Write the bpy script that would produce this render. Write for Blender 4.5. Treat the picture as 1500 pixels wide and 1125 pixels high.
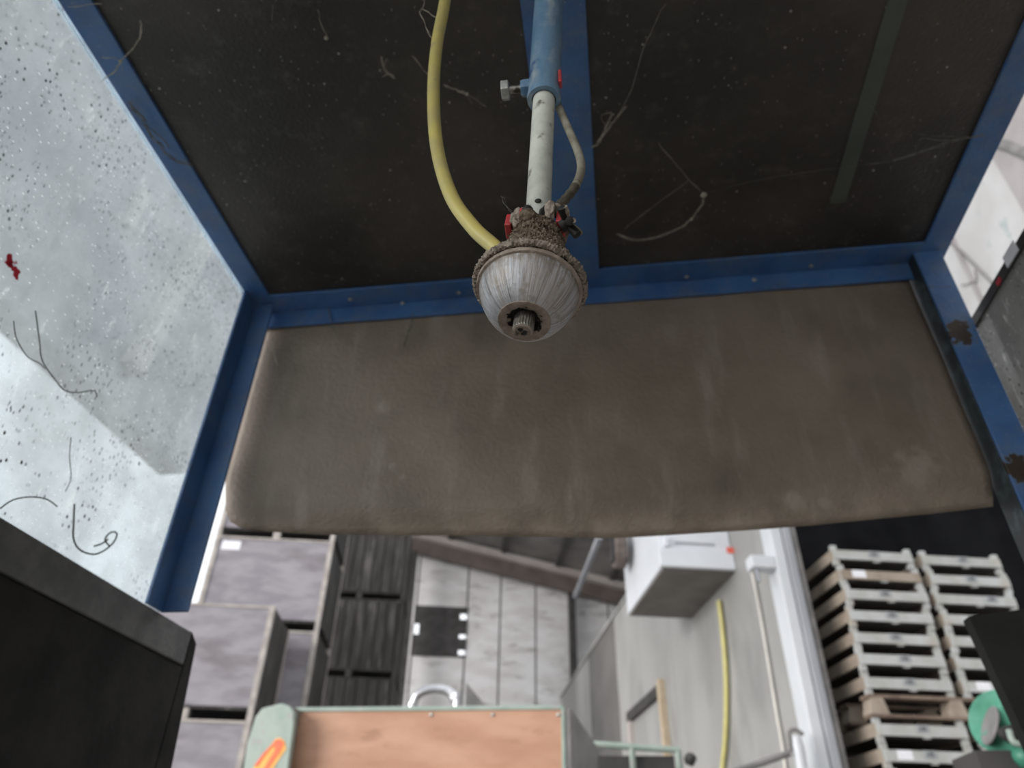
import bpy, bmesh, math, random
from mathutils import Vector, Matrix, noise as mn
random.seed(7)
for o in list(bpy.data.objects): bpy.data.objects.remove(o, do_unlink=True)
scn = bpy.context.scene
COL = scn.collection

# ------------------------------------------------------------------ camera
FPX, PITCH, YAW, ROLL = 1050.66, 0.617513, 0.146683, 0.022327
CAM = Vector((0, 0, 1.25))
_f = Vector((-math.sin(YAW)*math.cos(PITCH), math.cos(YAW)*math.cos(PITCH), math.sin(PITCH)))
_r0 = Vector((math.cos(YAW), math.sin(YAW), 0)); _u0 = _r0.cross(_f)
_r = _r0*math.cos(ROLL) + _u0*math.sin(ROLL); _u = _u0*math.cos(ROLL) - _r0*math.sin(ROLL)
cd = bpy.data.cameras.new('camera'); cam = bpy.data.objects.new('camera', cd); COL.objects.link(cam)
cam.matrix_world = Matrix(((_r.x, _u.x, -_f.x, CAM.x), (_r.y, _u.y, -_f.y, CAM.y), (_r.z, _u.z, -_f.z, CAM.z), (0, 0, 0, 1)))
cd.sensor_width = 36; cd.lens = 36*FPX/1500; cd.clip_start = 0.02; cd.clip_end = 200
cd.dof.use_dof = True; cd.dof.focus_distance = 0.47; cd.dof.aperture_fstop = 7.5
scn.camera = cam

# ------------------------------------------------------------------ world, exposure
w = bpy.data.worlds.new('overcast_sky'); scn.world = w; w.use_nodes = True
bg = w.node_tree.nodes['Background']; bg.inputs[0].default_value = (0.93, 0.965, 1.0, 1); bg.inputs[1].default_value = 0.82
sd = bpy.data.lights.new('hazy_sun', 'SUN'); sd.energy = 2.2; sd.angle = math.radians(35); sd.color = (1.0, .97, .93)
so = bpy.data.objects.new('hazy_sun', sd); COL.objects.link(so); so.location = (-6, -4, 6)
so.rotation_euler = Vector((.76, .58, -.20)).to_track_quat('-Z', 'Y').to_euler()
vs = scn.view_settings
vs.view_transform = 'Standard'; vs.look = 'None'; vs.gamma = 1; vs.use_curve_mapping = False; vs.exposure = 0.86

# ------------------------------------------------------------------ pixel helpers
def ray(px, py): return _f + _r*((px-750)/FPX) - _u*((py-562.5)/FPX)
def onz(px, py, z): d = ray(px, py); return CAM + d*((z-CAM.z)/d.z)
def ony(px, py, y): d = ray(px, py); return CAM + d*(y/d.y)
def onx(px, py, x): d = ray(px, py); return CAM + d*(x/d.x)
BA = math.radians(12.75)                       # the shed is turned against the hood by this angle
XB = Vector((math.cos(BA), math.sin(BA), 0)); YB = Vector((-math.sin(BA), math.cos(BA), 0))
def tob(P): return Vector((P.dot(XB), P.dot(YB), P.z))
def wld(x, y, z): return XB*x + YB*y + Vector((0, 0, z))
def onyb(px, py, y): d = ray(px, py); return tob(CAM + d*(y/d.dot(YB)))
def onxb(px, py, x): d = ray(px, py); return tob(CAM + d*(x/d.dot(XB)))
FL = 0.28                                      # floor height

# ------------------------------------------------------------------ material helpers
class NT:
    def __init__(s, name):
        s.m = bpy.data.materials.new(name); s.m.use_nodes = True; s.t = s.m.node_tree
        s.b = s.t.nodes['Principled BSDF']; s.out = s.t.nodes['Material Output']
        s.tc = s.n('ShaderNodeTexCoord'); s.vec = s.tc.outputs['Object']
    def n(s, k, **kw):
        x = s.t.nodes.new(k)
        for a, v in kw.items(): setattr(x, a, v)
        return x
    def l(s, a, b): s.t.links.new(a, b)
    def rnd(s):
        oi = s.n('ShaderNodeObjectInfo'); mu = s.n('ShaderNodeVectorMath', operation='SCALE'); mu.inputs[0].default_value = (31, 17, 23)
        s.l(oi.outputs['Random'], mu.inputs['Scale']); ad = s.n('ShaderNodeVectorMath', operation='ADD')
        s.l(s.vec, ad.inputs[0]); s.l(mu.outputs[0], ad.inputs[1]); s.vec = ad.outputs[0]; return s
    def mp(s, st):
        m = s.n('ShaderNodeMapping'); m.inputs['Scale'].default_value = st; s.l(s.vec, m.inputs['Vector']); return m.outputs[0]
    def ramp(s, sock, lo, hi):
        r = s.n('ShaderNodeMapRange'); r.inputs[1].default_value = lo; r.inputs[2].default_value = hi
        r.interpolation_type = 'SMOOTHSTEP'; s.l(sock, r.inputs[0]); return r.outputs[0]
    def noise(s, scale, lo=.35, hi=.65, st=(1, 1, 1), detail=6, rough=.55, dist=0):
        x = s.n('ShaderNodeTexNoise'); x.inputs['Scale'].default_value = scale; x.inputs['Detail'].default_value = detail
        x.inputs['Roughness'].default_value = rough; x.inputs['Distortion'].default_value = dist
        s.l(s.mp(st), x.inputs['Vector']); return s.ramp(x.outputs['Fac'], lo, hi)
    def specks(s, scale, r, st=(1, 1, 1), keep=.5):
        x = s.n('ShaderNodeTexVoronoi'); x.inputs['Scale'].default_value = scale; s.l(s.mp(st), x.inputs['Vector'])
        a = s.ramp(x.outputs['Distance'], r, r*.4)
        b = s.n('ShaderNodeSeparateColor'); s.l(x.outputs['Color'], b.inputs[0])
        c = s.n('ShaderNodeMath', operation='LESS_THAN'); c.inputs[1].default_value = keep; s.l(b.outputs[0], c.inputs[0])
        return s.math('MULTIPLY', a, c.outputs[0])
    def math(s, op, a, b):
        m = s.n('ShaderNodeMath', operation=op); m.use_clamp = True
        for i, q in enumerate((a, b)):
            if isinstance(q, (int, float)): m.inputs[i].default_value = q
            else: s.l(q, m.inputs[i])
        return m.outputs[0]
    def blob(s, pts, wob=.5, sc=60, edge=.8):
        """stains of a shape of their own: (point, radius) in object space"""
        acc = None
        nz = s.n('ShaderNodeTexNoise'); nz.inputs['Scale'].default_value = sc; nz.inputs['Detail'].default_value = 5; s.l(s.vec, nz.inputs['Vector'])
        for p, r in pts:
            d = s.n('ShaderNodeVectorMath', operation='DISTANCE'); s.l(s.vec, d.inputs[0]); d.inputs[1].default_value = p
            q = s.n('ShaderNodeMath', operation='DIVIDE'); s.l(d.outputs['Value'], q.inputs[0]); q.inputs[1].default_value = r
            e = s.n('ShaderNodeMath', operation='MULTIPLY_ADD'); s.l(nz.outputs['Fac'], e.inputs[0]); e.inputs[1].default_value = wob*4; e.inputs[2].default_value = -wob*2
            g = s.n('ShaderNodeMath', operation='ADD'); s.l(q.outputs[0], g.inputs[0]); s.l(e.outputs[0], g.inputs[1])
            o = s.ramp(g.outputs[0], 1.0, edge)
            acc = o if acc is None else s.math('MAXIMUM', acc, o)
        return acc
    def mix(s, a, b, fac):
        m = s.n('ShaderNodeMix', data_type='RGBA')
        for i, q in ((6, a), (7, b)):
            if isinstance(q, tuple): m.inputs[i].default_value = (*q, 1)
            else: s.l(q, m.inputs[i])
        if isinstance(fac, (int, float)): m.inputs[0].default_value = fac
        else: s.l(fac, m.inputs[0])
        return m.outputs[2]
    def fin(s, col, rough=.6, metal=0, spec=.5, bump=0, bs=80, bst=(1, 1, 1), bumpsock=None):
        if isinstance(col, tuple): s.b.inputs['Base Color'].default_value = (*col, 1)
        else: s.l(col, s.b.inputs['Base Color'])
        if isinstance(rough, (int, float)): s.b.inputs['Roughness'].default_value = rough
        else: s.l(rough, s.b.inputs['Roughness'])
        s.b.inputs['Metallic'].default_value = metal; s.b.inputs['Specular IOR Level'].default_value = spec
        if bump:
            bn = s.n('ShaderNodeBump'); bn.inputs['Strength'].default_value = 1; bn.inputs['Distance'].default_value = bump
            s.l(bumpsock or s.noise(bs, 0, 1, bst), bn.inputs['Height']); s.l(bn.outputs[0], s.b.inputs['Normal'])
        return s.m
def simple(name, c1, c2, sc=8, rough=.6, metal=0, spec=.5, st=(1, 1, 1), lo=.35, hi=.65, bump=0, bs=80, rnd=False, third=None):
    q = NT(name)
    if rnd: q.rnd()
    c = q.mix(c1, c2, q.noise(sc, lo, hi, st))
    if third: c = q.mix(c, third[0], q.noise(third[1], third[2], third[3], st))
    return q.fin(c, rough, metal, spec, bump, bs, st)

# ------------------------------------------------------------------ mesh helpers
class MB:
    def __init__(s): s.v = []; s.f = []
    def box(s, x0, x1, y0, y1, z0, z1):
        return s.hexa([(x0, y0, z0), (x1, y0, z0), (x1, y1, z0), (x0, y1, z0), (x0, y0, z1), (x1, y0, z1), (x1, y1, z1), (x0, y1, z1)])
    def hexa(s, p):
        n = len(s.v); s.v += [tuple(q) for q in p]
        s.f += [tuple(n+i for i in f) for f in ((3, 2, 1, 0), (4, 5, 6, 7), (0, 1, 5, 4), (1, 2, 6, 5), (2, 3, 7, 6), (3, 0, 4, 7))]; return s
    def prism(s, poly, d):
        """poly: 3D points of one face, d: vector to the opposite face"""
        n = len(s.v); k = len(poly); d = Vector(d)
        s.v += [tuple(Vector(p)) for p in poly] + [tuple(Vector(p)+d) for p in poly]
        s.f.append(tuple(range(n+k-1, n-1, -1))); s.f.append(tuple(range(n+k, n+2*k)))
        for i in range(k): j = (i+1) % k; s.f.append((n+i, n+j, n+k+j, n+k+i))
        return s
    def bar(s, a, b, wd, th, up=(0, 0, 1)):
        a = Vector(a); b = Vector(b); t = (b-a).normalized(); sx = t.cross(Vector(up))
        if sx.length < 1e-4: sx = t.cross(Vector((1, 0, 0)))
        sx.normalize(); sy = sx.cross(t); sx = sx*(wd/2); sy = sy*(th/2)
        return s.hexa([a-sx-sy, a+sx-sy, b+sx-sy, b-sx-sy, a-sx+sy, a+sx+sy, b+sx+sy, b-sx+sy])
    def tube(s, pts, r, n=12, cap=True):
        pts = [Vector(p) for p in pts]; k = len(pts); R = r if isinstance(r, (list, tuple)) else [r]*k
        t0 = (pts[1]-pts[0]).normalized(); u = t0.orthogonal().normalized(); base = len(s.v)
        for i, p in enumerate(pts):
            t = (pts[min(i+1, k-1)] - pts[max(i-1, 0)]).normalized()
            u = (u - t*u.dot(t)).normalized(); v = t.cross(u)
            for j in range(n):
                a = 2*math.pi*j/n; s.v.append(tuple(p + u*(R[i]*math.cos(a)) + v*(R[i]*math.sin(a))))
        for i in range(k-1):
            for j in range(n):
                a = base+i*n+j; b = base+i*n+(j+1) % n; s.f.append((a, b, b+n, a+n))
        if cap: s.f.append(tuple(base+j for j in range(n-1, -1, -1))); s.f.append(tuple(base+(k-1)*n+j for j in range(n)))
        return s
    def lathe(s, prof, n=48, disp=None, closed=False):
        base = len(s.v); k = len(prof)
        for i, (r, z) in enumerate(prof):
            for j in range(n):
                a = 2*math.pi*j/n; p = Vector((r*math.cos(a), r*math.sin(a), z))
                if disp: p = disp(p, i, j)
                s.v.append(tuple(p))
        for i in range(k if closed else k-1):
            for j in range(n):
                a = base+i*n+j; b = base+i*n+(j+1) % n; i2 = ((i+1) % k - i)*n; s.f.append((a, b, b+i2, a+i2))
        return s
    def disc(s, r, z, n=32, flip=False):
        base = len(s.v); s.v += [(r*math.cos(2*math.pi*j/n), r*math.sin(2*math.pi*j/n), z) for j in range(n)]
        s.f.append(tuple(range(base+n-1, base-1, -1)) if flip else tuple(range(base, base+n))); return s
    def blobm(s, c, r, amp=.3, seed=0, sub=2, sc=(1, 1, 1)):
        bm = bmesh.new(); bmesh.ops.create_icosphere(bm, subdivisions=sub, radius=1); base = len(s.v)
        for v in bm.verts:
            q = v.co*(1+amp*mn.noise(v.co*1.6+Vector((seed, seed*1.7, 0)))); s.v.append((c[0]+q.x*r*sc[0], c[1]+q.y*r*sc[1], c[2]+q.z*r*sc[2]))
        s.f += [tuple(base+v.index for v in f.verts) for f in bm.faces]; bm.free(); return s
    def mesh(s, name, m, smooth=False):
        me = bpy.data.meshes.new(name); me.from_pydata(s.v, [], s.f); me.update()
        bm = bmesh.new(); bm.from_mesh(me); bmesh.ops.recalc_face_normals(bm, faces=bm.faces); bm.to_mesh(me); bm.free()
        if m: me.materials.append(m)
        if smooth:
            for p in me.polygons: p.use_smooth = True
        return me
    def build(s, name, m, parent=None, smooth=False, bevel=0, frame=None, label=None, keep=True):
        o = bpy.data.objects.new(name, s.mesh(name, m, smooth)); COL.objects.link(o)
        if frame == 'B': o.rotation_euler.z = BA
        if parent:
            o.parent = parent
            if keep: o.matrix_parent_inverse = pw(parent).inverted()
        if bevel:
            b = o.modifiers.new('bevel', 'BEVEL'); b.width = bevel; b.segments = 2; b.limit_method = 'ANGLE'
        if smooth:
            try: o.data.set_sharp_from_angle(angle=math.radians(50))
            except Exception: pass
        if label: o['label'] = label
        return o
def pw(o):
    m = Matrix.LocRotScale(o.location, o.rotation_euler, o.scale)
    return (pw(o.parent) @ o.matrix_parent_inverse @ m) if o.parent else m
def tag(o, label=None, cat=None, group=None, kind=None):
    if label: o['label'] = label
    if cat: o['category'] = cat
    if group: o['group'] = group
    if kind: o['kind'] = kind
    return o
def thing(name, loc, label, cat, group=None, rz=0):
    e = bpy.data.objects.new(name, None); COL.objects.link(e); e.location = loc; e.rotation_euler.z = rz; e.empty_display_size = .05
    return tag(e, label, cat, group)
def copy_tree(o, parent=None):
    c = o.copy(); COL.objects.link(c)
    if parent: c.parent = parent; c.matrix_parent_inverse = o.matrix_parent_inverse.copy()
    for ch in o.children: copy_tree(ch, c)
    return c
def smoothpath(pts, k=8):
    pts = [Vector(p) for p in pts]; out = []
    for i in range(len(pts)-1):
        p0 = pts[max(i-1, 0)]; p1 = pts[i]; p2 = pts[i+1]; p3 = pts[min(i+2, len(pts)-1)]
        for j in range(k):
            t = j/k; out.append(.5*((2*p1)+(p2-p0)*t+(2*p0-5*p1+4*p2-p3)*t*t+(3*p1-p0-3*p2+p3)*t**3))
    return out+[pts[-1]]
def text_mesh(body, size, name, m, parent, mat):
    c = bpy.data.curves.new(name, 'FONT'); c.body = body; c.size = size; c.align_x = 'CENTER'; c.align_y = 'CENTER'; c.extrude = .0006; c.resolution_u = 2
    t = bpy.data.objects.new(name+'_curve', c); COL.objects.link(t)
    me = bpy.data.meshes.new_from_object(t.evaluated_get(bpy.context.evaluated_depsgraph_get())); bpy.data.objects.remove(t)
    me.materials.clear(); me.materials.append(m); o = bpy.data.objects.new(name, me); COL.objects.link(o)
    o.parent = parent; o.matrix_local = mat; return o

# ------------------------------------------------------------------ materials
def blue_paint(name, rust):
    q = NT(name)
    c = q.mix((.040, .108, .265), (.058, .15, .335), q.noise(14))
    c = q.mix(c, (.13, .15, .18), q.math('MULTIPLY', q.noise(22, .4, .8, rough=.7), .65))
    c = q.mix(c, (.25, .25, .24), q.math('MULTIPLY', q.specks(160, .22, keep=.25), .6))
    if rust:
        b = q.blob(rust, .75, 70); c = q.mix(c, (.16, .19, .2), q.math('MULTIPLY', q.blob([(p, r*1.12) for p, r in rust], .75, 70, .7), .8)); c = q.mix(c, (.035, .022, .014), b)
    return q.fin(c, .42, 0, .5, .0006, 220)
rp = [(onxy, r) for onxy, r in ((tuple(ony(1405, 488, .949)), .022), (tuple(ony(1495, 690, .949)), .024), (tuple(ony(1417, 560, .949)), .007), (tuple(ony(1478, 715, .949)), .008), (tuple(ony(1360, 470, .949)), .006))]
M_BLUE = blue_paint('blue_paint', None); M_BLUER = blue_paint('blue_paint_chipped', rp)
M_EDGE = simple('rusty_steel_edge', (.012, .018, .02), (.05, .075, .085), 40, .6, lo=.45, hi=.75)
q = NT('black_film_plywood')
c = q.mix((.024, .021, .017), (.070, .060, .048), q.noise(3.2, .3, .75))
c = q.mix(c, (.125, .114, .096), q.math('MULTIPLY', q.noise(26, .5, .85, rough=.7), .6))
c = q.mix(c, (.4, .38, .34), q.math('MULTIPLY', q.specks(60, .13, keep=.16), .9))
c = q.mix(c, (.26, .25, .23), q.math('MULTIPLY', q.specks(170, .2, (1, .55, 1), keep=.22), .8))
M_TOP = q.fin(c, .42, 0, .4, .0008, 180)
q = NT('dusty_rubber')
c = q.mix((.15, .116, .087), (.22, .175, .137), q.noise(5, .3, .7))
c = q.mix(c, (.30, .25, .21), q.math('MULTIPLY', q.noise(9, .52, .8, (2.6, 1, .55)), .8))
c = q.mix(c, (.085, .067, .052), q.math('MULTIPLY', q.noise(7, .5, .8, (1.6, 1, 1)), .5))
c = q.mix(c, (.3, .26, .22), q.math('MULTIPLY', q.noise(420, .6, .8), .25))
sp = q.n('ShaderNodeSeparateXYZ'); q.l(q.vec, sp.inputs[0])
c = q.mix(c, (.40, .33, .26), q.math('MULTIPLY', q.ramp(sp.outputs[2], 1.745, 1.682), q.noise(14, .25, .7)))
c = q.mix(c, (.36, .31, .26), q.math('MULTIPLY', q.blob([(tuple(ony(px, py, .985)), r) for px, py, r in ((575, 685, .014), (590, 700, .012), (1340, 690, .045), (1165, 735, .02), (560, 600, .02), (1210, 735, .012))], .5, 40, .25), .45))
M_FLAP = q.fin(c, .55, 0, .45, .0012, 190)
# dirty clear plastic: clear sheet, scattering film of dust, dark and white specks
def dirty_pane(name, tint, film, extra=None, dmin=.35, dmax=.8):
    q = NT(name)
    tr = q.n('ShaderNodeBsdfTransparent'); tr.inputs[0].default_value = (*tint, 1)
    tl = q.n('ShaderNodeBsdfTranslucent'); df = q.n('ShaderNodeBsdfDiffuse'); gl = q.n('ShaderNodeBsdfGlossy'); gl.inputs['Roughness'].default_value = .12
    col = q.mix(film, tuple(v*.72 for v in film), q.noise(7, .3, .7, rough=.7))
    dk = q.math('MULTIPLY', q.specks(90, .24, (1, 1, .7), keep=.75), q.noise(6, .42, .58))
    dk = q.math('MAXIMUM', dk, q.math('MULTIPLY', q.math('MULTIPLY', q.specks(190, .34, (1, 1, .45), keep=.6), q.noise(8, .44, .6)), .9))
    wh = q.math('MULTIPLY', q.specks(52, .13, (1, 1, .6), keep=.5), q.noise(5, .4, .6, (1, 1.3, 1)))
    wh = q.math('MAXIMUM', wh, q.math('MULTIPLY', q.specks(170, .2, (1, .45, 1), keep=.3), .9))
    scr = q.math('MULTIPLY', q.noise(26, .58, .72, (1, 2.2, .6), rough=.75), .8)
    col = q.mix(col, (.95, .97, .97), q.math('MAXIMUM', wh, scr))
    col = q.mix(col, (.03, .03, .028), dk)
    if extra: bb = q.blob(extra, .6, 130); col = q.mix(col, (.16, .012, .018), bb)
    for b in (tl, df): q.l(col, b.inputs['Color'])
    m1 = q.n('ShaderNodeMixShader'); m1.inputs[0].default_value = .3; q.l(tl.outputs[0], m1.inputs[1]); q.l(df.outputs[0], m1.inputs[2])
    dens = q.n('ShaderNodeMapRange'); dens.inputs[3].default_value = dmin; dens.inputs[4].default_value = dmax; q.l(q.noise(4.2, .3, .7, rough=.65), dens.inputs[0])
    fac = q.math('MAXIMUM', dens.outputs[0], q.math('MAXIMUM', dk, q.math('MAXIMUM', wh, scr)))
    if extra: fac = q.math('MAXIMUM', fac, bb)
    m2 = q.n('ShaderNodeMixShader'); q.l(fac, m2.inputs[0]); q.l(tr.outputs[0], m2.inputs[1]); q.l(m1.outputs[0], m2.inputs[2])
    m3 = q.n('ShaderNodeMixShader'); m3.inputs[0].default_value = .04; q.l(m2.outputs[0], m3.inputs[1]); q.l(gl.outputs[0], m3.inputs[2])
    q.l(m3.outputs[0], q.out.inputs[0]); return q.m
rs = [(tuple(onx(18, 383, -.638)), .008), (tuple(onx(26, 398, -.638)), .007)]
M_PANE = dirty_pane('dirty_clear_plastic', (.9, .94, .95), (.55, .58, .60), rs, .22, .62)
M_PANE2 = dirty_pane('dusty_grey_plastic', (.8, .8, .8), (.40, .40, .39), None, .75, .97)
q = NT('pale_plastic_edge'); _t = q.n('ShaderNodeBsdfTranslucent'); _t.inputs[0].default_value = (.85, .93, 1, 1); q.l(_t.outputs[0], q.out.inputs[0]); M_PALEEDGE = q.m
M_RAIL = simple('grey_steel_rail', (.085, .087, .088), (.13, .13, .13), 25, .55, bump=.0008, bs=150)
M_BLKRUB = simple('black_rubber_skirt', (.014, .013, .013), (.026, .025, .024), 12, .7, spec=.15, bump=.001, bs=60)
M_POLE = simple('dirty_pale_tube', (.42, .43, .38), (.62, .63, .56), 25, .45, bump=.0003, bs=250, third=((.13, .11, .08), 90, .58, .72))
q = NT('worn_blue_tube'); c = q.mix((.10, .195, .31), (.16, .26, .37), q.noise(22)); c = q.mix(c, (.38, .42, .42), q.math('MULTIPLY', q.noise(60, .5, .75, (1, 1, .4)), .8)); c = q.mix(c, (.012, .04, .17), q.noise(34, .6, .72)); M_SLEEVE = q.fin(c, .35, 0, .5, .0004, 200)
M_DIRT = simple('caked_dust', (.10, .075, .052), (.24, .19, .145), 240, .95, spec=.1, bump=.0012, bs=420, third=((.045, .032, .022), 160, .55, .7))
M_DIRT2 = simple('pale_caked_dust', (.2, .165, .13), (.37, .31, .26), 260, .95, spec=.1, bump=.001, bs=420, third=((.06, .045, .032), 150, .6, .72))
q = NT('streaked_aluminium')
sp = q.n('ShaderNodeSeparateXYZ'); q.l(q.vec, sp.inputs[0]); at = q.n('ShaderNodeMath', operation='ARCTAN2'); q.l(sp.outputs[1], at.inputs[0]); q.l(sp.outputs[0], at.inputs[1])
cx = q.n('ShaderNodeCombineXYZ'); q.l(at.outputs[0], cx.inputs[0]); q.l(sp.outputs[2], cx.inputs[2]); old = q.vec; q.vec = cx.outputs[0]
st1 = q.noise(1, .42, .62, (28, 1, 30), detail=8); st2 = q.noise(1, .5, .66, (9, 1, 22), detail=8); st3 = q.noise(1, .45, .6, (60, 1, 60), detail=4)
q.vec = old
c = q.mix((.46, .46, .485), (.25, .225, .21), st1); c = q.mix(c, (.11, .09, .08), q.math('MULTIPLY', st2, .85)); c = q.mix(c, (.36, .29, .235), q.math('MULTIPLY', q.noise(55, .42, .62), .6)); c = q.mix(c, (.62, .65, .7), q.math('MULTIPLY', st3, .35))
c = q.mix(c, (.2, .16, .12), q.math('MULTIPLY', q.ramp(sp.outputs[2], .017, .028), q.noise(260, .3, .6)))
c = q.mix(c, (.24, .2, .16), q.math('MULTIPLY', q.noise(160, .55, .7), .6))
M_BOWL = q.fin(c, .5, .25, .5, .0003, 300)
M_HUB = simple('dusty_hub', (.36, .295, .245), (.24, .19, .15), 140, .8, bump=.0005, bs=300, third=((.09, .07, .055), 190, .6, .72))
q = NT('oil_stained_hub'); sp = q.n('ShaderNodeSeparateXYZ'); q.l(q.vec, sp.inputs[0]); cx = q.n('ShaderNodeCombineXYZ'); q.l(sp.outputs[0], cx.inputs[0]); q.l(sp.outputs[1], cx.inputs[1])
ln = q.n('ShaderNodeVectorMath', operation='LENGTH'); q.l(cx.outputs[0], ln.inputs[0]); nz = q.n('ShaderNodeTexNoise'); nz.inputs['Scale'].default_value = 300; q.l(q.vec, nz.inputs['Vector'])
ma = q.n('ShaderNodeMath', operation='MULTIPLY_ADD'); q.l(nz.outputs['Fac'], ma.inputs[0]); ma.inputs[1].default_value = .011; q.l(ln.outputs['Value'], ma.inputs[2])
c = q.mix((.36, .295, .245), (.24, .19, .15), q.noise(160)); c = q.mix(c, (.012, .010, .008), q.ramp(ma.outputs[0], .0168, .0150)); M_HUBS = q.fin(c, .8, 0, .2, .0005, 300)
M_BOLT = simple('worn_bolt_steel', (.32, .3, .27), (.16, .14, .11), 200, .45, .6, third=((.05, .04, .03), 150, .58, .66))
M_BLACK = simple('oily_black', (.006, .006, .005), (.014, .012, .01), 80, .7)
M_RED = simple('red_plastic', (.55, .035, .045), (.38, .05, .05), 90, .45, third=((.2, .15, .11), 130, .58, .7))
M_HOSE = simple('yellow_hose', (.60, .50, .15), (.50, .42, .17), 35, .38, bump=.0002, bs=120, third=((.36, .31, .18), 60, .6, .78))
M_CABLE = simple('dusty_grey_cable', (.27, .26, .21), (.17, .15, .11), 60, .7, bump=.0004, bs=400)
M_CABLE2 = simple('fouled_cable', (.035, .03, .02), (.09, .075, .05), 120, .8, bump=.001, bs=300)
M_WEB = simple('dusty_cobweb', (.42, .39, .32), (.3, .28, .22), 90, 1, spec=0)
M_WEBF = simple('fine_cobweb', (.19, .185, .165), (.12, .115, .1), 90, 1, spec=0)
M_HAIR = simple('grime_strand', (.05, .05, .045), (.03, .03, .025), 40, .9)
M_SCREW = simple('zinc_screw', (.5, .5, .47), (.3, .3, .28), 120, .4, .6)
M_PLYBOX = simple('grey_plywood', (.20, .18, .205), (.27, .25, .27), 3, .6, st=(1, 1, 3), rnd=True, third=((.15, .13, .14), 1.6, .5, .75))
M_BOXWOOD = simple('pale_box_timber', (.30, .27, .25), (.42, .38, .35), 8, .8, rnd=True)
M_SHADEBOX = simple('shade_darkened_timber', (.018, .016, .015), (.045, .041, .038), 5, .8, st=(3, 3, .5), rnd=True, third=((.10, .093, .088), 3, .54, .72))  # dark tone stands for shade on the far stack and box sides
M_TRAY = simple('pale_tray_timber', (.37, .37, .345), (.44, .45, .45), 9, .75, rnd=True, third=((.4, .36, .31), 5, .55, .7))
M_TRAYB = simple('brown_tray_timber', (.26, .21, .168), (.33, .28, .228), 9, .8, rnd=True, third=((.24, .19, .15), 5, .55, .7))
M_TRAYD = simple('tray_floor_timber', (.05, .043, .038), (.08, .07, .06), 9, .8, rnd=True)
M_PALLET = simple('pallet_timber', (.13, .09, .07), (.2, .15, .115), 9, .85, rnd=True)
M_INK = simple('stencil_ink', (.04, .045, .05), (.09, .095, .1), 60, .8)
M_PAPER = simple('white_paper_label', (.8, .8, .84), (.72, .72, .76), 30, .6)
M_WHITE = simple('white_enamel', (.57, .59, .62), (.52, .54, .57), 3, .35, third=((.5, .5, .5), 6, .62, .8))
M_PANEL = simple('grey_white_wall_panel', (.27, .265, .255), (.33, .325, .315), 1.3, .5, st=(1, 1, .5), third=((.225, .22, .215), 2.2, .5, .75))
M_PANELD = simple('dark_grey_panel', (.10, .095, .09), (.13, .125, .12), 2, .6)
M_CAB = simple('cabinet_enamel', (.74, .76, .80), (.68, .70, .74), 3, .35)
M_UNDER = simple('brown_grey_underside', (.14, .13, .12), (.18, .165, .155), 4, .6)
M_FARW = simple('whitewashed_cladding', (.60, .58, .575), (.72, .71, .72), 1.4, .8, st=(1, 1, 3), third=((.38, .36, .35), 2.5, .52, .75))
M_ROOF = simple('grey_roof_sheet', (.13, .12, .115), (.22, .205, .195), 1.2, .8, rnd=True)
M_BEAM = simple('brown_rafter', (.10, .078, .07), (.14, .11, .10), 3, .7)
M_PURLIN = simple('pale_purlin', (.40, .35, .33), (.48, .43, .41), 3, .7)
M_DARKST = simple('dark_steelwork', (.03, .028, .027), (.055, .05, .05), 5, .6)
M_FLOOR = simple('dusty_concrete', (.26, .245, .225), (.34, .325, .3), 2, .8, third=((.18, .17, .15), 4, .55, .75))
M_SHADEWALL = simple('shade_black_wall', (.004, .004, .0045), (.008, .008, .009), 2, .9, spec=.05)
M_WWALL = simple('white_painted_wall', (.44, .43, .425), (.52, .51, .51), 2, .7, third=((.33, .385, .38), 7, .6, .75))
M_MAUVE = simple('mauve_grey_render', (.30, .275, .275), (.36, .33, .33), 4, .8)
M_GCLAD = simple('grey_cladding', (.29, .30, .33), (.35, .36, .39), 2, .7)
M_CREAM = simple('cream_steel', (.52, .49, .45), (.6, .56, .52), 6, .5)
M_ORPLY = simple('orange_brown_plywood', (.36, .19, .118), (.44, .25, .165), 5, .65, st=(.7, 1, 2), third=((.30, .155, .092), 9, .55, .72))
M_GREEN = simple('pale_green_paint', (.225, .29, .25), (.29, .34, .30), 14, .5, third=((.29, .285, .275), 22, .58, .7))
M_STICK1 = simple('orange_sticker', (.72, .09, .035), (.66, .14, .04), 30, .4)
M_STICK2 = simple('yellow_sticker_print', (.75, .38, .07), (.7, .33, .06), 30, .4)
M_GREY = simple('mid_grey_paint', (.13, .125, .12), (.2, .19, .185), 9, .6)
M_CHROME = simple('bright_metal_pipe', (.6, .6, .62), (.4, .4, .42), 14, .25, .9)
M_MOTOR = simple('green_motor_paint', (.04, .20, .13), (.08, .27, .19), 14, .45, third=((.3, .33, .3), 20, .6, .72))
M_REFLECT = simple('dull_green_reflection', (.064, .074, .059), (.08, .09, .073), 14, .45)
M_YHOSE = simple('yellow_wall_hose', (.58, .52, .2), (.52, .47, .19), 14, .45)
M_RUST = simple('rusty_brown', (.10, .075, .065), (.17, .14, .125), 18, .8)
M_REDLAB = simple('red_label', (.8, .12, .08), (.75, .16, .11), 30, .5)
M_WOODP = simple('pale_door_timber', (.42, .33, .23), (.48, .39, .28), 9, .7)

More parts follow.
